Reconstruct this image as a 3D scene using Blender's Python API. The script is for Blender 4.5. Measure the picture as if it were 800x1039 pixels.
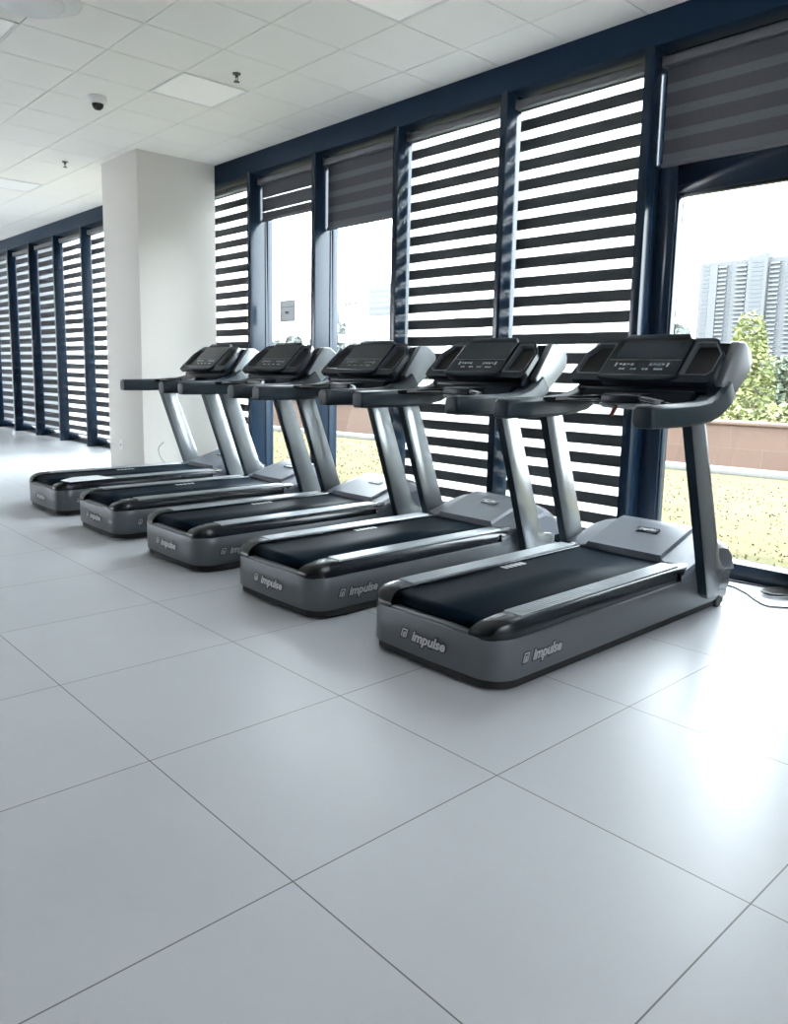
import bpy, bmesh, math, random
from mathutils import Vector, Matrix

for o in list(bpy.data.objects):
    bpy.data.objects.remove(o, do_unlink=True)
SC = bpy.context.scene
COL = SC.collection
rnd = random.Random(7)

# ------------------------------------------------------------------ camera
cd = bpy.data.cameras.new('camera')
cam = bpy.data.objects.new('camera', cd)
COL.objects.link(cam)
RT = Vector((0.672395, 0.739959, 0.018583))
UP = Vector((-0.118053, 0.082422, 0.989581))
FW = Vector((-0.730718, 0.667583, -0.142774))
m = Matrix.Identity(4)
for i in range(3):
    m[i][0], m[i][1], m[i][2] = RT[i], UP[i], -FW[i]
m[2][3] = 1.28
cam.matrix_world = m
cd.sensor_fit = 'HORIZONTAL'
cd.sensor_width = 36.0
cd.lens = 36.0 * 788.69 / 800.0
cd.shift_x = (400 - 389.9) / 800
cd.shift_y = (489.05 - 519.5) / 800
cd.clip_end = 2000
SC.camera = cam

# ------------------------------------------------------------------ sky, sun, exposure
W = bpy.data.worlds.new('sky')
SC.world = W
W.use_nodes = True
bg = W.node_tree.nodes['Background']
bg.inputs[0].default_value = (0.87, 0.925, 1.0, 1)
bg.inputs[1].default_value = 5.9
sl = bpy.data.lights.new('sun', 'SUN')
sl.energy = 3.0
sl.angle = math.radians(2)
sl.color = (1.0, 0.93, 0.80)
sun = bpy.data.objects.new('sun', sl)
COL.objects.link(sun)
sun.rotation_euler = Vector((0.6, 0.25, -1.0)).to_track_quat('-Z', 'Y').to_euler()
SC.view_settings.view_transform = 'Standard'
SC.view_settings.look = 'None'
SC.view_settings.gamma = 1
SC.view_settings.use_curve_mapping = False
SC.view_settings.exposure = 1.85
SC.cycles.use_denoising = True
SC.cycles.max_bounces = 12
SC.cycles.transparent_max_bounces = 16
SC.cycles.sample_clamp_indirect = 6

CEIL = 3.534
YB = 4.76            # room face of the header beam and the mullions
YG = 4.952           # glass plane
MULL = [-2.783, -3.96, -5.138, -6.304, -7.456]
PITCH = 1.169

# ------------------------------------------------------------------ materials
def mat(name, col, rough=0.5, metal=0.0, spec=0.5, coat=0.0):
    mt = bpy.data.materials.new(name)
    mt.use_nodes = True
    b = mt.node_tree.nodes['Principled BSDF']
    b.inputs['Base Color'].default_value = (*col, 1)
    b.inputs['Roughness'].default_value = rough
    b.inputs['Metallic'].default_value = metal
    b.inputs['Specular IOR Level'].default_value = spec
    if coat:
        b.inputs['Coat Weight'].default_value = coat
        b.inputs['Coat Roughness'].default_value = 0.1
    return mt

def nodes(mt):
    return mt.node_tree.nodes, mt.node_tree.links, mt.node_tree.nodes['Principled BSDF']

def mottled(name, c1, c2, scale, rough=0.5, metal=0.0, detail=4, bump=0.0, spec=0.5):
    mt = mat(name, c1, rough, metal, spec)
    N, L, b = nodes(mt)
    tc = N.new('ShaderNodeTexCoord')
    nz = N.new('ShaderNodeTexNoise')
    nz.inputs['Scale'].default_value = scale
    nz.inputs['Detail'].default_value = detail
    L.new(tc.outputs['Object'], nz.inputs['Vector'])
    rp = N.new('ShaderNodeValToRGB')
    rp.color_ramp.elements[0].position = 0.35
    rp.color_ramp.elements[0].color = (*c1, 1)
    rp.color_ramp.elements[1].position = 0.65
    rp.color_ramp.elements[1].color = (*c2, 1)
    L.new(nz.outputs['Fac'], rp.inputs['Fac'])
    L.new(rp.outputs['Color'], b.inputs['Base Color'])
    if bump:
        bp = N.new('ShaderNodeBump')
        bp.inputs['Strength'].default_value = bump
        bp.inputs['Distance'].default_value = 0.01
        L.new(nz.outputs['Fac'], bp.inputs['Height'])
        L.new(bp.outputs['Normal'], b.inputs['Normal'])
    return mt

def floor_material():
    mt = mat('polished_floor_tile', (0.6, 0.61, 0.62), 0.36, 0, 0.36)
    N, L, b = nodes(mt)
    tc = N.new('ShaderNodeTexCoord')
    sp = N.new('ShaderNodeSeparateXYZ')
    L.new(tc.outputs['Object'], sp.inputs[0])
    def math_(op, a, bb=None):
        n = N.new('ShaderNodeMath'); n.operation = op
        for i, v in enumerate((a, bb)):
            if v is None: continue
            if isinstance(v, (int, float)): n.inputs[i].default_value = v
            else: L.new(v, n.inputs[i])
        return n.outputs[0]
    masks = []; cells = []
    for ax, off in ((0, -1.4666), (1, 1.0545)):
        s = math_('DIVIDE', math_('SUBTRACT', sp.outputs[ax], off), 0.8)
        s2 = math_('ADD', s, 0.5)
        fr = math_('ABSOLUTE', math_('SUBTRACT', math_('FRACT', s2), 0.5))
        masks.append(math_('LESS_THAN', fr, 0.0026))
        cells.append(math_('FLOOR', s))
    grout = math_('MAXIMUM', masks[0], masks[1])
    cx = N.new('ShaderNodeCombineXYZ')
    L.new(cells[0], cx.inputs[0]); L.new(cells[1], cx.inputs[1])
    wn = N.new('ShaderNodeTexWhiteNoise')
    L.new(cx.outputs[0], wn.inputs['Vector'])
    nz = N.new('ShaderNodeTexNoise')
    nz.inputs['Scale'].default_value = 2.2; nz.inputs['Detail'].default_value = 5
    L.new(tc.outputs['Object'], nz.inputs['Vector'])
    rp = N.new('ShaderNodeValToRGB')
    rp.color_ramp.elements[0].position = 0.3; rp.color_ramp.elements[0].color = (0.57, 0.58, 0.615, 1)
    rp.color_ramp.elements[1].position = 0.7; rp.color_ramp.elements[1].color = (0.60, 0.61, 0.645, 1)
    L.new(nz.outputs['Fac'], rp.inputs['Fac'])
    hv = N.new('ShaderNodeHueSaturation')
    L.new(rp.outputs['Color'], hv.inputs['Color'])
    L.new(math_('ADD', math_('MULTIPLY', wn.outputs['Value'], 0.05), 0.975), hv.inputs['Value'])
    mx = N.new('ShaderNodeMix'); mx.data_type = 'RGBA'
    L.new(grout, mx.inputs['Factor'])
    L.new(hv.outputs['Color'], mx.inputs['A'])
    mx.inputs['B'].default_value = (0.16, 0.16, 0.165, 1)
    L.new(mx.outputs['Result'], b.inputs['Base Color'])
    return mt

def glass_material():
    mt = bpy.data.materials.new('window_glass'); mt.use_nodes = True
    N, L = mt.node_tree.nodes, mt.node_tree.links
    N.clear()
    out = N.new('ShaderNodeOutputMaterial'); mix = N.new('ShaderNodeMixShader')
    tr = N.new('ShaderNodeBsdfTransparent'); gl = N.new('ShaderNodeBsdfGlossy')
    tr.inputs[0].default_value = (0.93, 0.96, 0.95, 1)
    gl.inputs['Roughness'].default_value = 0.02
    lw = N.new('ShaderNodeLayerWeight'); lw.inputs[0].default_value = 0.5
    pw = N.new('ShaderNodeMath'); pw.operation = 'POWER'; pw.inputs[1].default_value = 5.0
    L.new(lw.outputs['Facing'], pw.inputs[0])
    fr = N.new('ShaderNodeMath'); fr.operation = 'MULTIPLY_ADD'; fr.inputs[1].default_value = 0.9; fr.inputs[2].default_value = 0.02
    L.new(pw.outputs[0], fr.inputs[0])
    L.new(fr.outputs[0], mix.inputs[0]); L.new(tr.outputs[0], mix.inputs[1]); L.new(gl.outputs[0], mix.inputs[2])
    L.new(mix.outputs[0], out.inputs[0])
    return mt

def sheer_material(name, clear, col):
    mt = bpy.data.materials.new(name); mt.use_nodes = True
    N, L = mt.node_tree.nodes, mt.node_tree.links
    N.clear()
    out = N.new('ShaderNodeOutputMaterial')
    tr = N.new('ShaderNodeBsdfTransparent'); tl = N.new('ShaderNodeBsdfTranslucent'); df = N.new('ShaderNodeBsdfDiffuse')
    tl.inputs[0].default_value = (*col, 1); df.inputs[0].default_value = (*col, 1)
    m1 = N.new('ShaderNodeMixShader'); m1.inputs[0].default_value = 0.4
    L.new(tl.outputs[0], m1.inputs[1]); L.new(df.outputs[0], m1.inputs[2])
    m2 = N.new('ShaderNodeMixShader'); m2.inputs[0].default_value = 1 - clear
    L.new(tr.outputs[0], m2.inputs[1]); L.new(m1.outputs[0], m2.inputs[2])
    L.new(m2.outputs[0], out.inputs[0])
    return mt

def emit(name, col, s):
    mt = mat(name, (0.8, 0.8, 0.78), 0.6)
    b = mt.node_tree.nodes['Principled BSDF']
    b.inputs['Emission Color'].default_value = (*col, 1)
    b.inputs['Emission Strength'].default_value = s
    return mt

def brick_material():
    mt = mat('red_granite_cladding', (0.3, 0.15, 0.1), 0.7)
    N, L, b = nodes(mt)
    tc = N.new('ShaderNodeTexCoord'); br = N.new('ShaderNodeTexBrick')
    mp = N.new('ShaderNodeMapping'); mp.inputs['Rotation'].default_value = (math.radians(90), 0, 0)
    L.new(tc.outputs['Object'], mp.inputs[0]); L.new(mp.outputs[0], br.inputs['Vector'])
    br.inputs['Scale'].default_value = 1.0
    br.inputs['Brick Width'].default_value = 0.9; br.inputs['Row Height'].default_value = 0.36
    br.inputs['Mortar Size'].default_value = 0.006
    br.inputs['Color1'].default_value = (0.090, 0.052, 0.038, 1); br.inputs['Color2'].default_value = (0.10, 0.06, 0.045, 1)
    br.inputs['Mortar'].default_value = (0.115, 0.08, 0.064, 1)
    L.new(br.outputs['Color'], b.inputs['Base Color'])
    return mt

M = {
    'floor': floor_material(),
    'wall': mottled('cream_wall_paint', (0.82, 0.80, 0.76), (0.83, 0.81, 0.775), 1.2, 0.7),
    'back_wall': mottled('bounce_cutting_wall_grey', (0.24, 0.237, 0.23), (0.26, 0.255, 0.245), 1.2, 0.7),  # unseen back wall, darkened to cut the light it bounces back
    'column': mottled('cream_column_paint', (0.67, 0.64, 0.59), (0.685, 0.655, 0.61), 0.9, 0.55),
    'tile': mottled('ceiling_tile_board', (0.925, 0.895, 0.83), (0.935, 0.905, 0.845), 3.0, 0.8),
    'gap': mat('ceiling_grid_metal', (0.22, 0.22, 0.22), 0.5),
    'tbar': mat('ceiling_trim_white', (0.75, 0.74, 0.72), 0.35),
    'frame': mottled('navy_black_aluminium', (0.006, 0.017, 0.035), (0.008, 0.020, 0.040), 4, 0.2, 0.0, spec=0.35),
    'beam': mottled('navy_header_paint', (0.006, 0.022, 0.045), (0.008, 0.025, 0.050), 2, 0.55, 0.0, spec=0.15),
    'glass': glass_material(),
    'dark_band': mottled('charcoal_blind_band', (0.062, 0.067, 0.072), (0.07, 0.075, 0.08), 40, 0.85),
    'raised_band': mottled('charcoal_doubled_band', (0.088, 0.090, 0.100), (0.098, 0.10, 0.11), 40, 0.85),
    'mid_band': mottled('doubled_blind_band', (0.15, 0.155, 0.172), (0.163, 0.168, 0.186), 40, 0.85),
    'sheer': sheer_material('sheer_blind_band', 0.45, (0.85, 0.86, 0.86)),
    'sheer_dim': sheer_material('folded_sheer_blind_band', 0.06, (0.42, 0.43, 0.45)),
    'head': mat('grey_blind_headrail', (0.13, 0.13, 0.14), 0.45),
    'led': emit('led_panel_diffuser', (1.0, 0.95, 0.82), 0.05),
    'led_frame': mat('panel_frame_white', (0.78, 0.77, 0.74), 0.4),
    'white_plastic': mat('white_plastic', (0.78, 0.77, 0.74), 0.4),
    'black_glass': mat('black_dome_glass', (0.01, 0.01, 0.012), 0.08),
    'chrome': mat('sprinkler_metal', (0.12, 0.12, 0.12), 0.35, 1.0),
    'silver': mottled('silver_grey_paint', (0.108, 0.119, 0.129), (0.114, 0.125, 0.136), 6, 0.38, 0.3),
    'post': mottled('brushed_silver_post', (0.20, 0.213, 0.222), (0.22, 0.233, 0.242), 3, 0.2, 0.5),
    'hood': mottled('silver_grey_hood_plastic', (0.072, 0.082, 0.104), (0.077, 0.087, 0.110), 6, 0.42, 0.1),
    'black': mat('gloss_black_plastic', (0.008, 0.011, 0.016), 0.2, 0, 0.5),
    'satin': mat('satin_black_cap', (0.005, 0.008, 0.012), 0.25, 0, 0.4),
    'under': mat('matt_black_steel', (0.008, 0.008, 0.009), 0.7),
    'rubber': mat('black_rubber', (0.012, 0.012, 0.013), 0.6),
    'belt': mottled('black_running_belt', (0.001, 0.006, 0.0125), (0.002, 0.008, 0.016), 60, 0.55, 0, 4, 0.0, 0.02),
    'foot_rail': mat('ribbed_aluminium', (0.25, 0.265, 0.28), 0.38, 0.7),
    'rail': mottled('dark_teal_grey_grip', (0.007, 0.018, 0.027), (0.009, 0.021, 0.031), 12, 0.4, spec=0.35),
    'console': mat('dark_navy_console_plastic', (0.005, 0.010, 0.018), 0.28, 0, 0.3),
    'band': mottled('silver_console_band', (0.24, 0.255, 0.27), (0.26, 0.275, 0.29), 5, 0.32, 0.4),
    'rim': mat('grey_console_rim', (0.12, 0.135, 0.155), 0.3, 0.4),
    'display': mat('tinted_display_glass', (0.006, 0.012, 0.022), 0.16, 0, 0.35),
    'screen': mat('unlit_screen', (0.014, 0.022, 0.034), 0.18, 0, 0.35),
    'key': mat('printed_white_key', (0.32, 0.34, 0.36), 0.5),
    'white_print': mat('white_lettering', (0.62, 0.63, 0.64), 0.4),
    'black_print': mat('black_lettering_outline', (0.012, 0.013, 0.016), 0.4),
    'red': mat('red_plastic', (0.16, 0.025, 0.015), 0.4),
    'tray': mat('pale_grey_plastic', (0.40, 0.41, 0.42), 0.45),
    'cord': mat('black_cord_rubber', (0.01, 0.01, 0.012), 0.45),
    'paper': mat('white_paper', (0.78, 0.80, 0.82), 0.6),
    'grass': mottled('dry_grass_ground', (0.092, 0.080, 0.052), (0.085, 0.078, 0.046), 2.2, 0.95, 0, 8, spec=0.0),
    'blade': mottled('dry_grass_blade', (0.135, 0.116, 0.066), (0.115, 0.105, 0.056), 1.0, 0.9, spec=0.0),
    'curb': mat('white_curb_stone', (0.15, 0.15, 0.145), 0.8),
    'brick': brick_material(),
    'leaf_a': mottled('yellow_green_leaf', (0.09, 0.106, 0.03), (0.12, 0.132, 0.042), 3, 0.7),
    'leaf_b': mottled('grey_green_leaf', (0.062, 0.078, 0.05), (0.078, 0.096, 0.062), 2, 0.7),
    'leaf_c': mottled('distant_hazy_leaf', (0.10, 0.112, 0.106), (0.11, 0.122, 0.115), 0.5, 0.9),  # distance haze mixed into the leaf colour
    'bark': mottled('tree_bark', (0.10, 0.085, 0.07), (0.13, 0.11, 0.09), 6, 0.9),
    'tower': mottled('hazed_tower_render', (0.060, 0.063, 0.068), (0.064, 0.067, 0.073), 0.05, 0.9),  # pale grey carries the distance haze in the colour
    'tower_dark': mat('tower_recess_grey', (0.048, 0.052, 0.058), 0.8),
    'tower_slab': mat('tower_balcony_white', (0.072, 0.074, 0.078), 0.8),
    'far': mat('distant_grey_block', (0.066, 0.071, 0.079), 0.9),
    'lamp_grey': mat('street_lamp_grey', (0.05, 0.052, 0.055), 0.6),
    'board': mat('white_billboard', (0.11, 0.11, 0.11), 0.7),
}

# ------------------------------------------------------------------ mesh helpers
class MB:
    """collects shapes, then links them as one mesh object"""
    def __init__(s):
        s.bm = bmesh.new(); s.mi = 0
    def face(s, vs):
        try:
            f = s.bm.faces.new(vs); f.material_index = s.mi; return f
        except ValueError:
            return None
    def box(s, x0, x1, y0, y1, z0, z1, M4=None):
        v = [s.bm.verts.new((x, y, z)) for z in (z0, z1) for y in (y0, y1) for x in (x0, x1)]
        for q in ((0, 2, 3, 1), (4, 5, 7, 6), (0, 1, 5, 4), (2, 6, 7, 3), (0, 4, 6, 2), (1, 3, 7, 5)):
            s.face([v[i] for i in q])
        if M4 is not None:
            for w in v: w.co = M4 @ w.co
        return s
    def prism(s, poly, axis, a, b, M4=None):
        """poly in the two other axes (x: (y,z), y: (x,z), z: (x,y)), extruded a..b along axis"""
        def P(p, t):
            if axis == 'x': return Vector((t, p[0], p[1]))
            if axis == 'y': return Vector((p[0], t, p[1]))
            return Vector((p[0], p[1], t))
        A = [s.bm.verts.new(P(p, a)) for p in poly]; B = [s.bm.verts.new(P(p, b)) for p in poly]
        n = len(poly)
        s.face(A[::-1]); s.face(B)
        for i in range(n):
            s.face([A[i], A[(i + 1) % n], B[(i + 1) % n], B[i]])
        if M4 is not None:
            for w in A + B: w.co = M4 @ w.co
        return s
    def loft(s, sections, cap=True):
        rows = [[s.bm.verts.new(p) for p in sec] for sec in sections]
        n = len(rows[0])
        for r0, r1 in zip(rows, rows[1:]):
            for i in range(n):
                s.face([r0[i], r0[(i + 1) % n], r1[(i + 1) % n], r1[i]])
        if cap:
            s.face(rows[0][::-1]); s.face(rows[-1])
        return s
    def lathe(s, prof, n=24, c=(0, 0, 0), M4=None):
        """prof: (radius, z) list"""
        secs = []
        for r, z in prof:
            secs.append([Vector((c[0] + max(r, 1e-4) * math.cos(2 * math.pi * k / n), c[1] + max(r, 1e-4) * math.sin(2 * math.pi * k / n), c[2] + z)) for k in range(n)])
        if M4 is not None: secs = [[M4 @ p for p in q] for q in secs]
        return s.loft(secs)
    def tube(s, pts, r, n=8):
        pts = [Vector(p) for p in pts]; secs = []
        for i, p in enumerate(pts):
            t = (pts[min(i + 1, len(pts) - 1)] - pts[max(i - 1, 0)]).normalized()
            u = t.cross(Vector((0, 0, 1)))
            if u.length < 1e-3: u = t.cross(Vector((1, 0, 0)))
            u.normalize(); w = t.cross(u)
            rr = r[i] if isinstance(r, (list, tuple)) else r
            secs.append([p + (u * math.cos(2 * math.pi * k / n) + w * math.sin(2 * math.pi * k / n)) * rr for k in range(n)])
        return s.loft(secs)
    def quad(s, a, b, c, d):
        s.face([s.bm.verts.new(p) for p in (a, b, c, d)]); return s
    def bevel(s, w, seg=2, ang=28):
        bmesh.ops.remove_doubles(s.bm, verts=s.bm.verts, dist=1e-6)
        bmesh.ops.recalc_face_normals(s.bm, faces=s.bm.faces)
        es = [e for e in s.bm.edges if len(e.link_faces) == 2 and e.calc_face_angle(0) > math.radians(ang)]
        bmesh.ops.bevel(s.bm, geom=es, offset=w, segments=seg, profile=0.5, affect='EDGES', clamp_overlap=True)
        return s
    def build(s, name, mats, parent=None, smooth=35, recalc=True):
        if recalc: bmesh.ops.recalc_face_normals(s.bm, faces=s.bm.faces)
        me = bpy.data.meshes.new(name)
        s.bm.to_mesh(me); s.bm.free()
        for k in (mats if isinstance(mats, (list, tuple)) else [mats]):
            me.materials.append(M[k])
        if smooth:
            for p in me.polygons: p.use_smooth = True
            me.set_sharp_from_angle(angle=math.radians(smooth))
        o = bpy.data.objects.new(name, me)
        COL.objects.link(o)
        if parent: o.parent = parent
        return o

def tag(o, label, cat, group=None):
    o['label'] = label; o['category'] = cat
    if group: o['group'] = group
    return o
def struct(o):
    o['kind'] = 'structure'; return o
def thing(name, loc, label, cat, group=None, rz=0):
    o = bpy.data.objects.new(name, None); COL.objects.link(o)
    o.empty_display_size = 0.1
    o.location = loc; o.rotation_euler = (0, 0, rz)
    return tag(o, label, cat, group)
def copy_tree(o, parent=None):
    c = o.copy(); COL.objects.link(c)
    if parent: c.parent = parent
    for ch in list(o.children): copy_tree(ch, c)
    return c

def rounded(pts, rads, n=6):
    """round the corners of a polygon"""
    out = []; k = len(pts)
    for i in range(k):
        p = Vector(pts[i]); a = Vector(pts[i - 1]) - p; b = Vector(pts[(i + 1) % k]) - p
        r = rads[i] if isinstance(rads, (list, tuple)) else rads
        if r <= 0: out.append(tuple(p)); continue
        an = a.angle(b); t = min(r / math.tan(an / 2), a.length * .49, b.length * .49); r2 = t * math.tan(an / 2)
        a.normalize(); b.normalize()
        p0 = p + a * t; p1 = p + b * t
        c = p + (a + b).normalized() * (r2 / math.sin(an / 2))
        v0 = p0 - c; v1 = p1 - c
        th = math.acos(max(-1, min(1, v0.normalized().dot(v1.normalized()))))
        for j in range(n + 1):
            f = j / n
            q = (v0 * math.sin((1 - f) * th) + v1 * math.sin(f * th)) / math.sin(th) if th > 1e-4 else v0
            out.append(tuple(c + q))
    return out

def text_mesh(s, size, shear=0.25, off=0.0, extrude=0.0008):
    cu = bpy.data.curves.new('lettering', 'FONT')
    cu.body = s; cu.size = size; cu.shear = shear; cu.offset = off; cu.extrude = extrude
    cu.align_x = 'CENTER'; cu.align_y = 'CENTER'; cu.resolution_u = 3
    o = bpy.data.objects.new('lettering', cu); COL.objects.link(o)
    bpy.context.view_layer.update()
    me = bpy.data.meshes.new_from_object(o.evaluated_get(bpy.context.evaluated_depsgraph_get()))
    bpy.data.objects.remove(o, do_unlink=True)
    return me

def text_part(name, s, size, mtx, mk, parent, shear=0.25, off=0.0, extrude=0.0008, sx=1.0):
    me = text_mesh(s, size, shear, off, extrude)
    me.transform(mtx @ Matrix.Diagonal((sx, 1, 1, 1)))
    me.materials.clear(); me.materials.append(M[mk])
    o = bpy.data.objects.new(name, me); COL.objects.link(o); o.parent = parent
    return o

# ================================================================== room shell
XL, XR, YBACK = -24.0, 5.0, -9.0
struct(MB().box(XL, XR, YBACK, 5.05, -0.12, 0).build('floor', 'floor', smooth=0))
# ceiling: slab with a dark metal grid and the tile boards hung under it
GX0, GY0, G = -5.215, 3.127, 0.6
c = MB()
c.box(XL, XR, YBACK, 5.25, CEIL + 0.02, CEIL + 0.35)
LED = [(-6.415 + 2.4 * i, 3.127 - 1.8 * j) for i, j in ((0, 0), (1, 0), (0, 1), (-2, 0))]
c.mi = 1
nx0, nx1 = int((XL - GX0) / G) - 1, int((XR - GX0) / G) + 1
for i in range(nx0, nx1 + 1):
    for j in range(-20, 4):
        x0 = GX0 + G * i; y0 = GY0 + G * j
        if x0 < XL - .3 or x0 + G > XR + .3 or y0 > YB: continue
        if any(abs(x0 - a) < .05 and abs(y0 - b) < .05 for a, b in LED): continue
        g = 0.0035
        y1 = min(y0 + G - g, YB + .02)
        c.box(x0 + g, x0 + G - g, y0 + g, y1, CEIL, CEIL + 0.025)
struct(c.build('ceiling', ['gap', 'tile'], smooth=0))
# walls
struct(MB().box(XL - .2, XL, YBACK, 5.05, -.12, CEIL + .3).build('wall_left', 'wall', smooth=0))
w = MB()
w.box(XR, XR + .2, YBACK, 5.05, -.12, .12)
w.box(XR, XR + .2, YBACK, 5.05, 3.2, CEIL + .3)
w.box(XR, XR + .2, YBACK, -.2, .12, 3.2); w.box(XR, XR + .2, -.2, 5.05, .12, 2.3)  # high openings above are invented to let in daylight out of view
y = -.2
while y < 5.0:
    w.box(XR, XR + .2, y, y + .35, 2.3, 3.2); y += 2.4
struct(w.build('wall_right', 'wall', smooth=0))
w = MB()
w.box(-14.0, XR, YBACK - .2, YBACK, -.12, CEIL + .3)
w.box(XL, -14.0, YBACK - .2, YBACK, -.12, 1.6); w.box(XL, -14.0, YBACK - .2, YBACK, 3.2, CEIL + .3)  # unseen high windows, put in to bring fill daylight from behind
x = -14.4
while x > XL:
    w.box(x, x + .4, YBACK - .2, YBACK, 1.6, 3.2); x -= 2.8
struct(w.build('wall_back', 'back_wall', smooth=0))
# unseen solid panel right of the glass door bay, added to block daylight
struct(MB().box(-1.58, XR, 5.0, 5.05, 0, 3.34).build('wall_light_block', 'wall', smooth=0))
# header beam of the window wall
b = MB()
b.box(XL, XR, YB, 5.05, 3.33, CEIL + .02)
b.bevel(.004)
struct(b.build('wall_window_header', 'beam'))
# sill along the floor
s_ = MB().box(XL, XR, 4.90, 5.05, 0, .105); s_.bevel(.006)
struct(s_.build('baseboard_window', 'frame'))
# column
cl = MB().box(-9.05, -8.14, 3.815, 4.748, 0, CEIL + .02); cl.bevel(.008)
struct(cl.build('wall_column', 'column'))
sk = MB().box(-8.76, -8.68, 3.806, 3.816, .30, .42); sk.bevel(.004)
so = thing('wall_socket', (0, 0, 0), 'small white wall socket low on the cream column', 'socket')
sk.build('cover_plate', 'white_plastic', so)
MB().box(-8.735, -8.705, 3.803, 3.807, .345, .375).build('socket_face', 'tray', so)

# mullions
mx = list(MULL)
x = MULL[-1]
while x > XL + 1.3:
    x -= PITCH; mx.append(x)
x = MULL[0]
while x < XR - 1.3:
    x += PITCH; mx.insert(0, x)
for i, x in enumerate(mx):
    t = MB()
    t.box(x - .034, x + .034, YB - .004, 5.05, 0, 3.345)
    t.bevel(.005)
    struct(t.build('trim_%d' % (i + 1), 'frame'))
# windows between mullions
def fr(mb, x0, x1, z0, z1, t, y0, y1):
    mb.box(x0, x0 + t, y0, y1, z0, z1); mb.box(x1 - t, x1, y0, y1, z0, z1)
    mb.box(x0 + t, x1 - t, y0, y1, z0, z0 + t); mb.box(x0 + t, x1 - t, y0, y1, z1 - t, z1)
bays = []
for i in range(len(mx) - 1):
    bays.append((mx[i + 1] + .034, mx[i] - .034))
bays.sort(key=lambda q: -q[0])
DOOR = [i for i, q in enumerate(bays) if abs(q[0] - (MULL[0] + .034)) < .01][0]
for i, (x0, x1) in enumerate(bays):
    f = MB()
    if i == DOOR:
        f.box(x0, x0 + .125, 4.915, 5.02, .105, 2.62); f.box(x1 - .04, x1, 4.915, 5.02, .105, 2.62)
        f.box(x0 + .125, x1 - .04, 4.915, 5.02, 2.44, 2.62)
        f.box(x0 + .118, x0 + .135, 4.935, 4.985, .105, 2.45); f.box(x1 - .05, x1 - .036, 4.935, 4.985, .105, 2.45)
        f.box(x0 + .1, x1 - .03, 4.935, 4.985, 2.425, 2.45)
        fr(f, x0, x1, 2.62, 3.34, .03, 4.94, 5.0)
        f.bevel(.004)
    else:
        fr(f, x0, x1, .105, 3.34, .008, 4.946, 5.0)
        f.bevel(.003)
    o = struct(f.build('window_%d' % (i + 1), 'frame'))
    g = MB().box(x0 + .005, x1 - .005, YG, YG + .006, .105, 3.34)
    if i == DOOR:
        pass
    g.build('glass', 'glass', o, smooth=0)

# ================================================================== zebra roller blinds
ZT, ZP, ZS = 3.216, 0.1437, 0.062
def blind(x0, x1, bottom, kind, label):
    t = thing('roller_blind', ((x0 + x1) / 2, 4.9, 3.33), label, 'blind', 'zebra roller blinds')
    hw = (x1 - x0) / 2
    h = MB().prism(rounded([(-.055, -.102), (.045, -.102), (.045, -.036), (-.04, -.036), (-.055, -.05)], [.012, .004, .004, .012, .02]), 'x', -hw + .012, hw - .012)
    h.build('headrail', 'head', t)
    for s in (-1, 1):
        e = MB().prism(rounded([(-.058, -.104), (.047, -.104), (.047, -.033), (-.058, -.033)], .012), 'x', s * hw - s * .004, s * hw - s * .013)
        e.build('end_cap', 'head', t)
    f = MB(); a = -hw + .020; b_ = hw - .012
    z = ZT + .03
    def band(z1, z0, mi):
        f.mi = mi
        f.box(a, b_, -.0008, .0008, z0 - 3.33, z1 - 3.33)
    if kind == 'open':
        band(3.27, ZT, 0); k = 0
        while True:
            t0 = ZT - ZP * k
            band(t0, t0 - ZS, 1)
            nb = t0 - ZP
            if nb < bottom: band(t0 - ZS, bottom, 0); break
            band(t0 - ZS, nb, 0); k += 1
        mats = ['dark_band', 'sheer']
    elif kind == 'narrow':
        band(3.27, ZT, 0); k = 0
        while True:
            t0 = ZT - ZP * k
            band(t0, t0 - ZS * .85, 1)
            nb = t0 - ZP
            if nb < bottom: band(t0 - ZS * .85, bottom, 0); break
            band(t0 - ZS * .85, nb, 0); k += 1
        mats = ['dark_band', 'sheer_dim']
    elif kind == 'slit':
        band(3.27, 3.09, 0)
        band(3.09, 3.083, 1); band(3.083, 2.949, 0); band(2.949, 2.942, 1); band(2.941, bottom, 0)
        mats = ['raised_band', 'sheer']
    else:
        z1 = 3.27; band(3.27, 3.13, 0); z1 = 3.13
        while z1 > bottom + 1e-4:
            n = max(bottom, z1 - .056); band(z1, n, 1); z1 = n
            if z1 <= bottom: break
            n = max(bottom, z1 - .088); band(z1, n, 0); z1 = n
        mats = ['raised_band', 'mid_band']
    f.build('fabric', mats, t, smooth=0)
    br = MB().prism(rounded([(-.012, -.014), (.012, -.014), (.012, .014), (-.012, .014)], .008), 'x', a - .004, b_ + .004,
                    Matrix.Translation((0, 0, bottom - 3.33)))
    br.build('bottom_rail', 'head', t)
    return t

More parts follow.
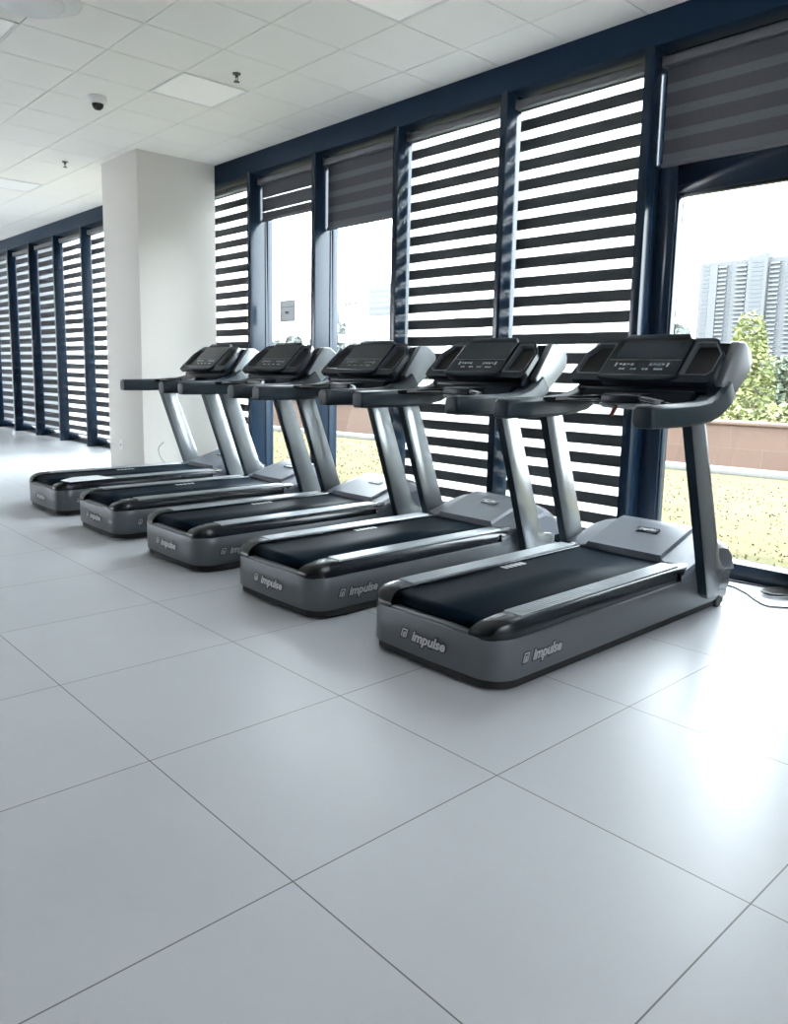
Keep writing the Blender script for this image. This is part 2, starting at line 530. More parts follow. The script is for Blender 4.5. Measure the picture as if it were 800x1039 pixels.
LOW = .145
bl = [None] * len(bays)
spec = {0: (2.63, 'raised', 'raised dark zebra blind above the clear glass door, right of the thick post'),
        1: (LOW, 'open', 'full length striped blind right behind the nearest treadmill'),
        2: (LOW, 'open', 'full length striped blind behind the second nearest treadmill'),
        3: (2.638, 'raised', 'raised dark blind over the wider clear pane, banded light and dark grey'),
        4: (2.857, 'slit', 'shortest raised blind, over the clear pane with the paper notice'),
        5: (LOW, 'open', 'full length striped blind touching the right side of the cream column'),
        8: (LOW, 'open', 'bright striped blind peeping out just left of the cream column'),
        9: (LOW, 'open', 'bright striped blind second to the left of the cream column'),
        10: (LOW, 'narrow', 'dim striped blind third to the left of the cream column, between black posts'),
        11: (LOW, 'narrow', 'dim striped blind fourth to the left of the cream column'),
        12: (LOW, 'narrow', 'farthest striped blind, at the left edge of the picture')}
for k, (bt, kd, lb) in spec.items():
    i = DOOR + k
    if i < len(bays):
        blind(bays[i][0], bays[i][1], bt, kd, lb)

# ================================================================== ceiling fittings
def led(x, y, label):
    t = thing('led_panel', (x + .3, y + .3, CEIL), label, 'ceiling light', 'square ceiling light panels')
    f = MB()
    fr2 = .297; d = .277
    for q in ((-fr2, fr2, -fr2, -d), (-fr2, fr2, d, fr2), (-fr2, -d, -d, d), (d, fr2, -d, d)):
        f.box(q[0], q[1], q[2], q[3], -.006, .02)
    f.build('frame', 'led_frame', t, smooth=0)
    MB().box(-d, d, -d, d, .0, .012).build('diffuser', 'led', t, smooth=0)
seen = {(0, 0): 'square ceiling light panel between the dome camera and the nearer sprinkler',
        (1, 0): 'square light panel cut by the top edge of the picture, above the middle windows',
        (0, 1): 'square light panel cut by the left edge of the picture, beside the round ceiling device',
        (-2, 0): 'cream light panel of the far ceiling at the left edge, beyond the sprinkler'}
for (x, y) in LED:
    i = round((x + 6.415) / 2.4); j = round((3.127 - y) / 1.8)
    led(x, y, seen[(i, j)])

t = thing('ceiling_diffuser', (-5.33, 1.83, CEIL), 'round white ceiling device cut by the top edge, upper left corner', 'ceiling vent')
MB().lathe([(0, 0), (.30, 0), (.305, -.012), (.27, -.03), (.24, -.034), (0, -.034)], 40).build('flange', 'white_plastic', t)
MB().lathe([(0, -.034), (.19, -.034), (.20, -.05), (.17, -.075), (.08, -.085), (0, -.086)], 40).build('dome', 'led_frame', t)

t = thing('dome_camera', (-6.86, 2.88, CEIL), 'small dome security camera with black eye on the white ceiling', 'security camera')
MB().lathe([(0, 0), (.075, 0), (.078, -.02), (.07, -.045), (.05, -.06), (0, -.06)], 28).build('housing', 'white_plastic', t)
MB().lathe([(0, -.045), (.046, -.045), (.05, -.062), (.044, -.085), (.026, -.104), (0, -.11)], 24).build('lens_dome', 'black_glass', t)
def sprinkler(x, y, label):
    t = thing('fire_sprinkler', (x, y, CEIL), label, 'sprinkler', 'ceiling sprinklers')
    MB().lathe([(0, 0), (.033, 0), (.03, -.008), (.012, -.012), (.012, -.03), (0, -.03)], 16).build('escutcheon', 'chrome', t)
    f = MB()
    f.tube([(-.012, 0, -.028), (-.017, 0, -.045), (0, 0, -.06)], .004, 6); f.tube([(.012, 0, -.028), (.017, 0, -.045), (0, 0, -.06)], .004, 6)
    f.build('yoke', 'chrome', t)
    MB().lathe([(0, -.058), (.024, -.06), (.024, -.063), (0, -.064)], 14).build('deflector', 'chrome', t)
sprinkler(-5.55, 3.44, 'pendent sprinkler right of the light panel on the ceiling')
sprinkler(-9.24, 3.48, 'pendent sprinkler on the far ceiling just left of the cream column')

# ================================================================== treadmill
HW = 0.40        # half width of the base
def base_outline(hw, y0, y1, rr, rf, bow=.012):
    p = [(-hw, y0 + bow), (0, y0), (hw, y0 + bow), (hw, y1), (-hw, y1)]
    return rounded(p, [rr, 2.0, rr, rf, rf], 8)

def make_treadmill(label):
    T = thing('treadmill', (0, 0, 0), label, 'treadmill', 'row of treadmills by the windows')
    # base
    b = MB(); b.prism(base_outline(HW, 0, 2.08, .13, .07), 'z', .048, .222); b.bevel(.007, 2, 50)
    skirt = b.build('base_skirt', 'silver', T)
    u = MB(); u.prism(base_outline(HW - .010, .012, 2.06, .125, .06), 'z', .014, .05)
    u.build('under_frame', 'under', T)
    for sx in (-1, 1):
        MB().lathe([(0, 0), (.026, 0), (.028, .008), (.012, .014), (.012, .03), (0, .03)], 16, (sx * .30, .12, 0)).build('levelling_foot', 'rubber', T)
        wmx = Matrix.Translation((sx * .385, 1.93, .036)) @ Matrix.Rotation(math.pi / 2, 4, 'Y')
        MB().lathe([(0, -.02), (.028, -.02), (.036, -.014), (.036, .014), (.028, .02), (0, .02)], 20, (0, 0, 0), wmx).build('transport_wheel', 'rubber', T)
    # deck core under the belt
    d = MB(); d.box(-.262, .262, .09, 1.62, .215, .262); d.build('deck_board', 'under', T)
    # rear cover lip, the ledge between the two caps
    l = MB(); l.box(-.23, .23, .018, .06, .218, .231); l.bevel(.004); l.build('rear_ledge', 'silver', T)
    # running belt: top run, rear roller wrap
    sec = []
    for ang in range(-90, 91, 15):
        a = math.radians(ang)
        sec.append((.105 - .042 * math.cos(a), .238 + .040 * math.sin(a)))
    path = sec + [(.5, .279), (1.0, .279), (1.62, .279)]
    bb = MB()
    low = [(p[0] + (.004 if p[0] < .12 else 0), p[1] - .004) for p in path]
    poly = path + low[::-1]
    A = [[Vector((xx, p[0], p[1])) for p in path] for xx in (-.258, .258)]
    rows = [[bb.bm.verts.new(q) for q in r] for r in A]
    for i in range(len(path) - 1):
        bb.face([rows[0][i], rows[1][i], rows[1][i + 1], rows[0][i + 1]])
    belt = bb.build('running_belt', 'belt', T)
    sd = belt.modifiers.new('thickness', 'SOLIDIFY'); sd.thickness = .003; sd.offset = -1
    st = MB()
    for k in range(5):
        st.box(-.250, -.205, .80 + k * .036, .824 + k * .036, .2795, .2802)
    st.build('safety_decal', 'white_print', belt, smooth=0)
    # side rails and rear caps
    def rail_section(y, s):
        R = .12
        def outer(yy):
            if yy >= R: return HW - .012
            k = (R - yy) / R
            return HW - .012 - .11 * (1 - math.sqrt(max(0, 1 - k * k)))
        xo = outer(y - .008)
        k = max(0, min(1, (y - .012) / .13))
        h = .226 + .068 * math.sqrt(max(0, 1 - (1 - k) ** 2))
        xi = .262 - .03 * (1 - max(0, min(1, (y - .012) / .09))) ** 2
        if y > .2: xi = .262
        pts = [(xo, .218), (xo + .002, .5 * .218 + .5 * h), (xo - .010, h - .012 * k - .001), (xo - .030, h), ((xo + xi) / 2, h + .001 * k), (xi + .012, h - .001), (xi, h - .008 * k - .001), (xi, .218)]
        return [Vector((s * p[0], y, p[1])) for p in pts]
    for s in (-1, 1):
        cap = MB().loft([rail_section(y, s) for y in (.013, .018, .026, .038, .055, .08, .11, .145, .185)])
        cap.build('rear_cap', 'satin', T)
        rl = MB().loft([rail_section(y, s) for y in (.1855, .6, 1.1, 1.60)])
        ro = rl.build('side_rail', 'black', T)
        fr_ = MB()
        n = 6; x0, x1 = .270, .366
        prof = []
        for k in range(n):
            a = x0 + (x1 - x0) * k / n; wv = (x1 - x0) / n
            prof += [(a + .0012, .2945), (a + .003, .2985), (a + wv - .003, .2985), (a + wv - .0012, .2945)]
        prof = [(x0, .289)] + prof + [(x1, .289)]
        fr_.prism([(s * p[0], p[1]) for p in prof], 'y', .19, 1.50)
        fr_.build('foot_rail', 'foot_rail', ro, smooth=20)
    # motor hood
    xs = [-.405, -.40, -.385, -.335, -.236, -.226, 0, .226, .236, .335, .385, .40, .405]
    cu = [(0, .316), (.37, .420), (.43, .427), (.51, .408), (.56, .365), (.583, .31), (.59, .224)]
    def interp(t):
        for (a, za), (b_, zb) in zip(cu, cu[1:]):
            if a <= t <= b_: return za + (zb - za) * (t - a) / (b_ - a)
        return cu[-1][1]
    hb = MB(); rows = []
    ts = [0, .004, .12, .24, .36, .39, .43, .47, .51, .54, .56, .575, .585, .59]
    for t_ in ts:
        row = []
        for xx in xs:
            ax = abs(xx)
            y0 = 1.565 if ax < .23 else 1.565 - (ax - .23) * .55
            yy = y0 + (2.09 - y0) * (t_ / .59)
            z = interp(t_)
            if ax > .23 and t_ > 0: z = z - .020 - max(0, ax - .236) * .22
            if ax >= .384: z -= .012 if ax < .39 else .03
            if ax >= .404: z = .20
            if t_ == 0: z = min(z, .27) if ax < .404 else .20
            row.append(hb.bm.verts.new((xx, yy, max(z, .20))))
        rows.append(row)
    for r0, r1 in zip(rows, rows[1:]):
        for i in range(len(xs) - 1):
            hb.face([r0[i], r0[i + 1], r1[i + 1], r1[i]])
    hood = hb.build('motor_hood', 'hood', T, smooth=13)
    # badge on the hood
    yb = 1.80; zb = .3908
    sl_ = math.atan2(.104, .37 * .525 / .59)
    BM = Matrix.Translation((.02, yb, zb)) @ Matrix.Rotation(sl_, 4, 'X')
    bd = MB().prism(rounded([(-.068, -.026), (.068, -.026), (.068, .026), (-.068, .026)], .012), 'z', 0, .006, BM)
    badge = bd.build('hood_badge', 'black', hood)
    rim = MB().prism(rounded([(-.060, -.019), (.060, -.019), (.060, .019), (-.060, .019)], .009), 'z', .004, .0066, BM)
    rim.build('badge_plate', 'black_print', badge)
    text_part('badge_lettering', 'impulse', .032, BM @ Matrix.Translation((0, .002, .0072)), 'white_print', badge, .2, .0009)
    # rear black bumper of the front end
    fb = MB(); fb.prism(rounded([(-.37, 2.06), (.37, 2.06), (.37, 2.10), (-.37, 2.10)], .018), 'z', .225, .30); fb.bevel(.006)
    fb.build('front_bumper', 'rubber', T)
    # uprights
    side = [(1.675, .115), (1.70, .10), (1.87, .10), (1.93, .135), (1.945, .20), (1.93, .235), (1.85, .25), (1.795, .30), (1.50, 1.07), (1.345, 1.07)]
    side = rounded(side, [.01, .01, .03, .03, .03, .02, .03, .1, 0, 0], 4)
    for s in (-1, 1):
        p = MB().prism(side, 'x', s * .405, s * .450); p.bevel(.006, 2, 50)
        up = p.build('upright', 'post', T)
        d0 = Vector((0, 1.675 - 1.345, .115 - 1.07)).normalized()
        nrm = Vector((0, d0.z, -d0.y))
        a0 = Vector((0, 1.347, 1.065)); a1 = Vector((0, 1.671, .13))
        e = MB()
        q = [a0 + nrm * .004, a0 - nrm * .006, a1 - nrm * .006, a1 + nrm * .004]
        e.prism([(v.y, v.z) for v in q], 'x', s * .4035, s * .4515)
        e.build('edge_strip', 'rail', up)
    # handrails: blocky arms that curve up into the console
    cl_ = [(.965, 1.088), (1.18, 1.090), (1.40, 1.094), (1.54, 1.104), (1.65, 1.128), (1.73, 1.165), (1.80, 1.215)]
    hh = [.053, .056, .057, .058, .060, .062, .062]
    for s in (-1, 1):
        secs = []
        for i, (y, z) in enumerate(cl_):
            a = cl_[max(0, i - 1)]; c2 = cl_[min(len(cl_) - 1, i + 1)]
            tv = Vector((0, c2[0] - a[0], c2[1] - a[1])).normalized(); nv = Vector((0, -tv.z, tv.y))
            xo, xi = (.466, .468, .466, .462, .456, .452, .450)[i], (.358 if i < 4 else .33)
            P = Vector((0, y, z)); h = hh[i]
            prof = [(xo, -h + .014), (xo - .012, -h), (xi + .016, -h), (xi, -h + .02), (xi, h - .022), (xi + .018, h - .004), (xo - .028, h), (xo - .004, h - .018)]
            secs.append([Vector((s * q[0], 0, 0)) + P + nv * q[1] for q in prof])
        first = [Vector((v.x, v.y - .0, v.z)) for v in secs[0]]
        cen = sum(first, Vector()) / len(first)
        tip = [cen + (v - cen) * .86 - Vector((0, .012, 0)) for v in first]
        secs.insert(0, tip)
        hr = MB().loft(secs); hr.bevel(.004, 2, 40)
        hr.build('handrail', 'rail', T)
    # console body
    body = rounded([(1.615, 1.205), (1.655, 1.155), (1.82, 1.165), (2.015, 1.325), (2.005, 1.40), (1.93, 1.452), (1.855, 1.455)], [.015, .02, .03, .05, .05, .04, .01], 5)
    cb = MB().prism(body, 'x', -.385, .385); cb.bevel(.006, 2, 50)
    con = cb.build('console', 'console', T)
    for s in (-1, 1):
        bd_ = MB()
        outl = rounded([(1.70, 1.245), (1.75, 1.15), (1.84, 1.165), (2.03, 1.315), (2.03, 1.40), (1.94, 1.462), (1.86, 1.462)], [.01, .01, .03, .05, .05, .05, .02], 6)
        bd_.prism(outl, 'x', s * .384, s * .432); bd_.bevel(.014, 3, 50)
        bd_.build('side_band', 'band', con)
    # face plate with two cup holder openings, on the sloped front
    v0 = Vector((0, 1.592, 1.222)); v1 = Vector((0, 1.836, 1.455))
    vy = (v1 - v0); VL = vy.length; vy.normalize(); nz_ = Vector((0, -vy.z, vy.y))
    FM = Matrix(((1, vy.x, nz_.x, v0.x), (0, vy.y, nz_.y, v0.y), (0, vy.z, nz_.z, v0.z), (0, 0, 0, 1)))
    outline = rounded([(-.415, 0), (.415, 0), (.425, .05), (.415, .22), (.34, VL), (-.34, VL), (-.415, .22), (-.425, .05)], [.03, .03, .02, .06, .05, .05, .06, .02], 4)
    holes = []
    for s in (-1, 1):
        h_ = [(s * .242, .055), (s * .380, .055), (s * .402, .085), (s * .402, .215), (s * .345, .298), (s * .242, .298)]
        holes.append(rounded(h_, .012, 3))
    pb = bmesh.new()
    def loop(pts, z):
        vs = [pb.verts.new((p[0], p[1], z)) for p in pts]
        return [pb.edges.new((vs[i], vs[(i + 1) % len(vs)])) for i in range(len(vs))]
    es = loop(outline, 0)
    for h_ in holes: es += loop(h_, 0)
    bmesh.ops.triangle_fill(pb, use_beauty=True, use_dissolve=False, edges=es)
    ex = bmesh.ops.extrude_face_region(pb, geom=list(pb.faces))
    for v in [g for g in ex['geom'] if isinstance(g, bmesh.types.BMVert)]: v.co.z += .034
    for v in pb.verts: v.co = FM @ v.co
    fp = MB(); fp.bm.free(); fp.bm = pb
    plate = fp.build('face_plate', 'console', con, smooth=30)
    for h_ in holes:
        cx_ = sum(p[0] for p in h_) / len(h_); cy_ = sum(p[1] for p in h_) / len(h_)
        ring = MB()
        o_ = [(cx_ + (p[0] - cx_) * 1.07, cy_ + (p[1] - cy_) * 1.045) for p in h_]
        i_ = [(cx_ + (p[0] - cx_) * .97, cy_ + (p[1] - cy_) * .98) for p in h_]
        n = len(h_)
        lo = [[ring.bm.verts.new(FM @ Vector((p[0], p[1], z))) for p in pp] for pp, z in ((o_, .033), (o_, .039), (i_, .037), (i_, .004))]
        for a, b2 in zip(lo, lo[1:]):
            for i in range(n): ring.face([a[i], a[(i + 1) % n], b2[(i + 1) % n], b2[i]])
        ring.build('cup_holder_rim', 'rim', con)
        lin = MB().prism([(p[0], p[1]) for p in i_], 'z', .001, .006, FM)
        lin.build('cup_holder_liner', 'rubber', con)
    # display glass and its raised brow
    dz = .034
    dp = MB().prism(rounded([(-.232, .022), (.232, .022), (.222, VL - .012), (-.222, VL - .012)], .014), 'z', dz, dz + .014, FM); dp.bevel(.003, 1, 50)
    disp = dp.build('display', 'display', con)
    MB().prism(rounded([(-.185, .165), (.185, .165), (.182, .30), (-.182, .30)], .008), 'z', dz + .012, dz + .0146, FM).build('screen', 'screen', disp, smooth=0)
    kp = MB()
    zz = (dz + .0135, dz + .0152)
    kp.box(-.215, .215, .150, .1515, *zz, FM)
    for s in (-1, 1):
        kp.box(s * .155 - .006, s * .155 + .006, .098, .128, *zz, FM)
        for k in range(4):
            cx_ = s * (.055 + k * .024); kp.box(cx_ - .008, cx_ + .008, .106 + (.004 if k % 2 else 0), .122, *zz, FM)
    for cx_ in (-.115, -.095, -.045, -.025, .025, .045, .095, .112, .13):
        kp.box(cx_ - .007, cx_ + .007, .072, .084, *zz, FM)
    kp.build('keypad', 'key', disp, smooth=0)
    br = MB().prism(rounded([(-.20, VL - .02), (.20, VL - .02), (.185, VL + .022), (-.185, VL + .022)], .012), 'z', -.01, .052, FM); br.bevel(.008, 2, 50)
    br.build('brow', 'console', con)
    lp = MB()
    lip = [(-.25, .03), (-.20, -.002), (-.1, -.012), (.1, -.012), (.20, -.002), (.25, .03), (.2, .032), (-.2, .032)]
    lp.prism(lip, 'z', .0, .056, FM); lp.bevel(.008, 2, 50)
    lp.build('lower_lip', 'console', con)
    # lower tray, pulse grips, centre block, safety key
    tr_ = MB().prism(rounded([(1.56, 1.115), (1.80, 1.115), (1.82, 1.175), (1.60, 1.20)], [.01, .02, .02, .02]), 'x', -.325, .325); tr_.bevel(.005)
    tr_.build('lower_housing', 'console', T)
    gsec = [(-.372, 1.285, 1.133), (-.24, 1.37, 1.143), (-.12, 1.45, 1.15), (0, 1.475, 1.15), (.12, 1.45, 1.15), (.24, 1.37, 1.143), (.372, 1.285, 1.133)]
    gb = MB().loft([[Vector((X, Y + dy, Z + dz_)) for dy, dz_ in ((-.018, -.012), (.018, -.014), (.018, .012), (-.018, .014))] for X, Y, Z in gsec])
    gb.bevel(.006)
    grip = gb.build('grip_bar', 'black', T)
    for s in (-1, 1):
        ps = MB()
        ps.loft([[Vector((s * X, Y + dy, Z + dz_)) for dy, dz_ in ((-.021, -.004), (-.012, .018), (.014, .017), (.014, .0145))]
                 for X, Y, Z in ((.31, 1.318, 1.137), (.22, 1.385, 1.144), (.125, 1.448, 1.15))])
        ps.build('pulse_sensor', 'foot_rail', grip)
    ck = MB().prism(rounded([(1.43, 1.128), (1.56, 1.122), (1.60, 1.18), (1.46, 1.178), (1.432, 1.17)], .01), 'x', -.11, .11); ck.bevel(.005)
    ck.build('centre_block', 'console', T)
    ch = MB().prism(rounded([(1.45, 1.128), (1.50, 1.098), (1.60, 1.09), (1.62, 1.125)], .008), 'x', -.145, .145); ch.bevel(.006)
    ch.build('under_shell', 'tray', T)
    ky = MB(); KM = Matrix.Translation((-.03, 1.455, 1.105)) @ Matrix.Rotation(math.radians(28), 4, 'Y')
    ky.box(-.011, .011, -.008, .008, -.052, .010, KM); ky.bevel(.004)
    ky.build('safety_key', 'red', T)
    # lettering on the skirt: rear and right hand side
    RM = Matrix.Translation((.018, -.0005, .134)) @ Matrix.Rotation(math.pi / 2, 4, 'X')
    SM = Matrix.Translation((HW + .0008, .325, .130)) @ Matrix.Rotation(math.pi / 2, 4, 'Z') @ Matrix.Rotation(math.pi / 2, 4, 'X')
    for MM, fill, nm in ((RM, 'white_print', 'rear'), (SM, 'tray', 'side')):
        text_part('logo_outline', 'impulse', .064, MM @ Matrix.Translation((0, 0, .0)), 'black_print', skirt, .30, .0075, .0010, 1.0)
        text_part('logo_lettering', 'impulse', .064, MM @ Matrix.Translation((0, 0, .0014)), fill, skirt, .30, .0018, .0010, 1.0)
        ic = MB()
        sh = lambda p: (p[0] * .8 + p[1] * .25 - .142, p[1] * .8)
        o_ = [sh(p) for p in rounded([(-.030, -.030), (.026, -.030), (.026, .034), (-.030, .034)], .008, 3)]
        ic.prism(o_, 'z', -.0006, .0010, MM)
        icon = ic.build('logo_emblem', 'black_print', skirt, smooth=0)
        em = MB()
        for poly in ([(-.022, -.022), (-.015, -.022), (-.015, .018), (-.022, .018)], [(-.022, .020), (.020, .020), (.020, .027), (-.022, .027)],
                     [(.013, -.022), (.020, -.022), (.020, .018), (.013, .018)], [(-.008, -.024), (-.001, -.024), (-.001, .012), (-.008, .006)], [(.002, -.024), (.009, -.024), (.006, .012), (.002, .012)]):
            em.prism([sh(p) for p in poly], 'z', .0004, .0020, MM)
        em.build('emblem_strokes', fill, icon, smooth=0)
    return T

LB = ['nearest and largest treadmill, in front of the glass door',
      'second nearest treadmill, before the full length striped blinds',
      'middle treadmill of the five, third from the nearest',
      'fourth treadmill from the nearest, next to the one by the cream column',
      'farthest treadmill, beside the cream column, with white paper on its deck']
TX = [-2.240 - 1.183 * k for k in range(5)]
TY = [2.30, 2.30, 2.30, 2.30, 2.30]
T0 = make_treadmill(LB[0])
trs = [T0]
for k in range(1, 5):
    trs.append(copy_tree(T0))
for k, t in enumerate(trs):
    t.location = (TX[k], TY[k], 0); t['label'] = LB[k]

# white paper on the farthest treadmill
p = MB()
pts = [(-6.66, 2.37), (-6.52, 2.40), (-6.55, 2.80), (-6.80, 2.74), (-6.79, 2.52)]
p.prism(pts, 'z', .2995, .3015)
tag(p.build('paper_sheet', 'paper', smooth=0), 'white paper sheet lying on the deck of the farthest treadmill', 'paper')

# ================================================================== small things indoors
def smooth_path(pts, n=8):
    out = []; P = [Vector(q) for q in pts]
    for i in range(len(P) - 1):
        p0 = P[max(i - 1, 0)]; p1 = P[i]; p2 = P[i + 1]; p3 = P[min(i + 2, len(P) - 1)]
        for k in range(n):
            t = k / n
            out.append(.5 * ((2 * p1) + (-p0 + p2) * t + (2 * p0 - 5 * p1 + 4 * p2 - p3) * t * t + (-p0 + 3 * p1 - 3 * p2 + p3) * t ** 3))
    out.append(P[-1]); return out
t = thing('power_cord', (-1.72, 4.75, 0), 'black power cord with coiled bundle on the floor by the glass door', 'cord')
ko = Vector((-1.72, 4.75, 0))
mb = MB()
mb.tube([q - ko for q in smooth_path([(-2.16, 4.45, .012), (-2.01, 4.70, .006), (-1.87, 4.64, .006), (-1.75, 4.52, .006), (-1.66, 4.46, .006), (-1.58, 4.51, .006), (-1.40, 4.62, .006), (-1.2, 4.6, .006)])], .0055, 8)
mb.build('lead', 'cord', t)
mb = MB()
for k in range(5):
    r0 = .070 + .012 * k; r1 = .030 + .011 * k
    pts = []
    for a in range(25):
        th = 2 * math.pi * a / 24
        wob = .004 * math.sin(3 * th + k)
        x_ = r0 * math.cos(th); pinch = .45 + .55 * abs(math.sin(th)) ** .7 if x_ > 0 else 1
        pts.append(Vector((.02 + x_ + wob, r1 * math.sin(th) * pinch, .007 + .0045 * k)))
    rotm = Matrix.Rotation(math.radians(48 + 4 * k), 4, 'Z')
    mb.tube([rotm @ q + Vector((.0, -.01, 0)) for q in pts], .005, 6)
mb.build('coil', 'cord', t)
mb = MB()
mb.tube([q - ko for q in smooth_path([(-1.70, 4.83, .01), (-1.62, 4.88, .008), (-1.5, 4.86, .008), (-1.3, 4.8, .008)])], .0055, 8)
mb.build('tail', 'cord', t)
# second lead running along the sill
tag(MB().tube(smooth_path([(-2.20, 4.72, .006), (-2.05, 4.83, .006), (-1.9, 4.855, .006), (-1.72, 4.875, .006), (-1.5, 4.88, .006), (-1.2, 4.87, .006)]), .005, 8).build('extension_lead', 'cord'),
    'thin black lead running along the foot of the window sill', 'cord')
# thin grey lead beside the farthest treadmill's left upright
tag(MB().tube(smooth_path([(-7.43, 3.70, .50), (-7.50, 3.68, .44), (-7.53, 3.70, .36), (-7.50, 3.74, .28), (-7.44, 3.80, .24), (-7.46, 3.9, .1), (-7.5, 4.0, .005)]), .006, 6).build('charging_lead', 'tray'),
    'thin grey lead hanging beside the farthest treadmill, left upright', 'cord')
# notice on the glass
t = thing('paper_notice', (-7.00, YG - .004, 1.885), 'square grey paper notice stuck on the window pane between raised blinds', 'notice')
nb = MB().box(-.145, .145, -.001, .001, -.115, .115); nb.build('sheet', 'paper', t, smooth=0)
nl = MB(); nl.box(-.115, .115, -.0022, -.0012, .04, .046)
nl.build('ruled_line', 'key', t, smooth=0)
nm_ = MB(); nm_.box(-.045, .02, -.0022, -.0012, -.02, -.004); nm_.box(-.04, .03, -.0022, -.0012, -.03, -.023)
nm_.build('printed_text', 'lamp_grey', t, smooth=0)

# ================================================================== outside
GZ = -.12
struct(MB().box(-700, 300, 5.05, 900, GZ - .3, GZ).build('ground', 'grass', smooth=0))
# dry grass blades on the lawn
gb = MB()
for _ in range(14000):
    X = rnd.uniform(-16, 1.5); Y = 5.3 + rnd.random() ** 1.3 * 5.2
    if Y > 11.0 + .12 * (X + 4.5): continue
    h = rnd.uniform(.01, .028); a = rnd.uniform(0, math.pi); wd = rnd.uniform(.006, .014)
    dx, dy = wd * math.cos(a), wd * math.sin(a); lx, ly = rnd.uniform(-.03, .03), rnd.uniform(-.03, .03)
    v = [gb.bm.verts.new(q) for q in ((X - dx, Y - dy, GZ), (X + dx, Y + dy, GZ), (X + lx, Y + ly, GZ + h))]
    gb.face(v)
go = gb.build('lawn_grass', 'blade', smooth=0, recalc=False)
tag(go, 'short dry yellow grass on the lawn outside the windows', 'grass'); go['kind'] = 'stuff'
# low red wall with pale curb
ang = math.atan2(.125, 1.0)
pw = thing('stone_planter', (-4.5, 11.2, GZ), 'low red stone wall with pale curb beyond the lawn', 'planter', None, ang)
q = MB().box(-22, 9, .25, .6, 0, .70); q.build('cladding', 'brick', pw, smooth=0)
q = MB().box(-22, 9, .22, .63, .70, .75); q.bevel(.01); q.build('coping', 'brick', pw)
q = MB().box(-22, 9, -.05, .25, 0, .09); q.bevel(.01); q.build('curb', 'curb', pw)

def leaf_cloud(mb, c, r, n, size, seed, flat=1.0):
    R = random.Random(seed)
    for _ in range(n):
        while True:
            d = Vector((R.uniform(-1, 1), R.uniform(-1, 1), R.uniform(-1, 1)))
            if .05 < d.length < 1: break
        d = d.normalized() * (d.length ** .45)
        p = Vector((c[0] + d.x * r[0], c[1] + d.y * r[1], c[2] + d.z * r[2]))
        u = Vector((R.gauss(0, 1), R.gauss(0, 1), R.gauss(0, .6))).normalized()
        v = u.cross(Vector((R.gauss(0, 1), R.gauss(0, 1), R.gauss(0, 1)))).normalized()
        s = size * R.uniform(.6, 1.3)
        mb.quad(p - u * s, p + v * s * .45, p + u * s, p - v * s * .45)
def bush(x, y, z, r, n, size, mk, label, seed, name='shrub', group=None):
    t = thing(name, (x, y, GZ), label, 'shrub', group)
    mb = MB(); leaf_cloud(mb, (0, 0, z), r, n, size, seed); mb.build('foliage', mk, t, smooth=0, recalc=False)
    st = MB()
    for k in range(3):
        st.tube([(0.05 * k - .05, 0, 0), (.12 * (k - 1), .05 * k, z * .5), (.3 * r[0] * (k - 1), .05 * k, z + r[2] * .4)], [.02, .015, .006], 6)
    st.build('stems', 'bark', t)
    return t
# hedge behind the wall: individual shrubs
for k in range(19):
    X = -15.5 + k * .78 + rnd.uniform(-.015, .015)
    Y = 12.15 + .125 * (X + 4.5) + rnd.uniform(-.1, .15)
    bush(X, Y, .70, (.365, .32, .30 + rnd.uniform(-.04, .08)), 420, .06, 'leaf_a', 'low yellow-green hedge shrub behind the red wall', 100 + k, 'hedge_shrub', 'hedge shrubs behind the red wall')

def tree(x, y, h, cr, n, size, mk, label, seed, group=None, blobs=5):
    R = random.Random(seed)
    t = thing('leafy_tree', (x, y, GZ), label, 'tree', group)
    mb = MB()
    for k in range(blobs):
        f = (k + .5) / blobs
        zz = h * (.30 + .62 * f); rr = cr * (1.0 - .55 * f)
        leaf_cloud(mb, (R.uniform(-.4, .4) * cr * .7, R.uniform(-.4, .4) * cr * .7, zz), (rr, rr, h * .20), n // blobs, size, seed * 17 + k)
    mb.build('crown', mk, t, smooth=0, recalc=False)
    MB().tube([(0, 0, 0), (.03 * h, 0, h * .35), (0, .02 * h, h * .7), (.02 * h, 0, h * .9)], [h * .022, h * .018, h * .010, h * .003], 7).build('trunk', 'bark', t)
    return t
tree(-7.15, 17.2, 2.65, .62, 2200, .07, 'leaf_a', 'slim young tree standing just right of the nearest treadmill console', 3)
tree(-5.75, 17.6, 1.9, .7, 1800, .08, 'leaf_b', 'bushy grey-green tree at the right edge, below the tower block', 5)
for k, (X, Y, h, cr) in enumerate([(-10.2, 21, 2.0, .85), (-8.2, 21.4, 1.8, .8), (-7.6, 24, 2.3, .9), (-5.4, 23.5, 2.7, .95), (-12.2, 22, 1.9, .85), (-14.2, 23, 1.8, .85)]):
    tree(X * 1.0, Y, h, cr, 1300, .11, 'leaf_b', 'grey-green tree in the thicket between red wall and tower block', 20 + k, 'thicket trees beyond the red wall')
for k in range(12):
    f = k / 11
    X = -76 + 50 * f; Y = 52 - 4 * f
    tree(X, Y, 4.3 + (k % 4) * .5, 1.85, 1500, .36, 'leaf_c', 'hazy distant tree seen through the clear left panes', 60 + k, 'distant hazy trees')
tree(-21.2, 20.0, 2.9, .7, 900, .12, 'leaf_a', 'bright yellow-green sapling beside the right frame of the wider clear pane', 91)

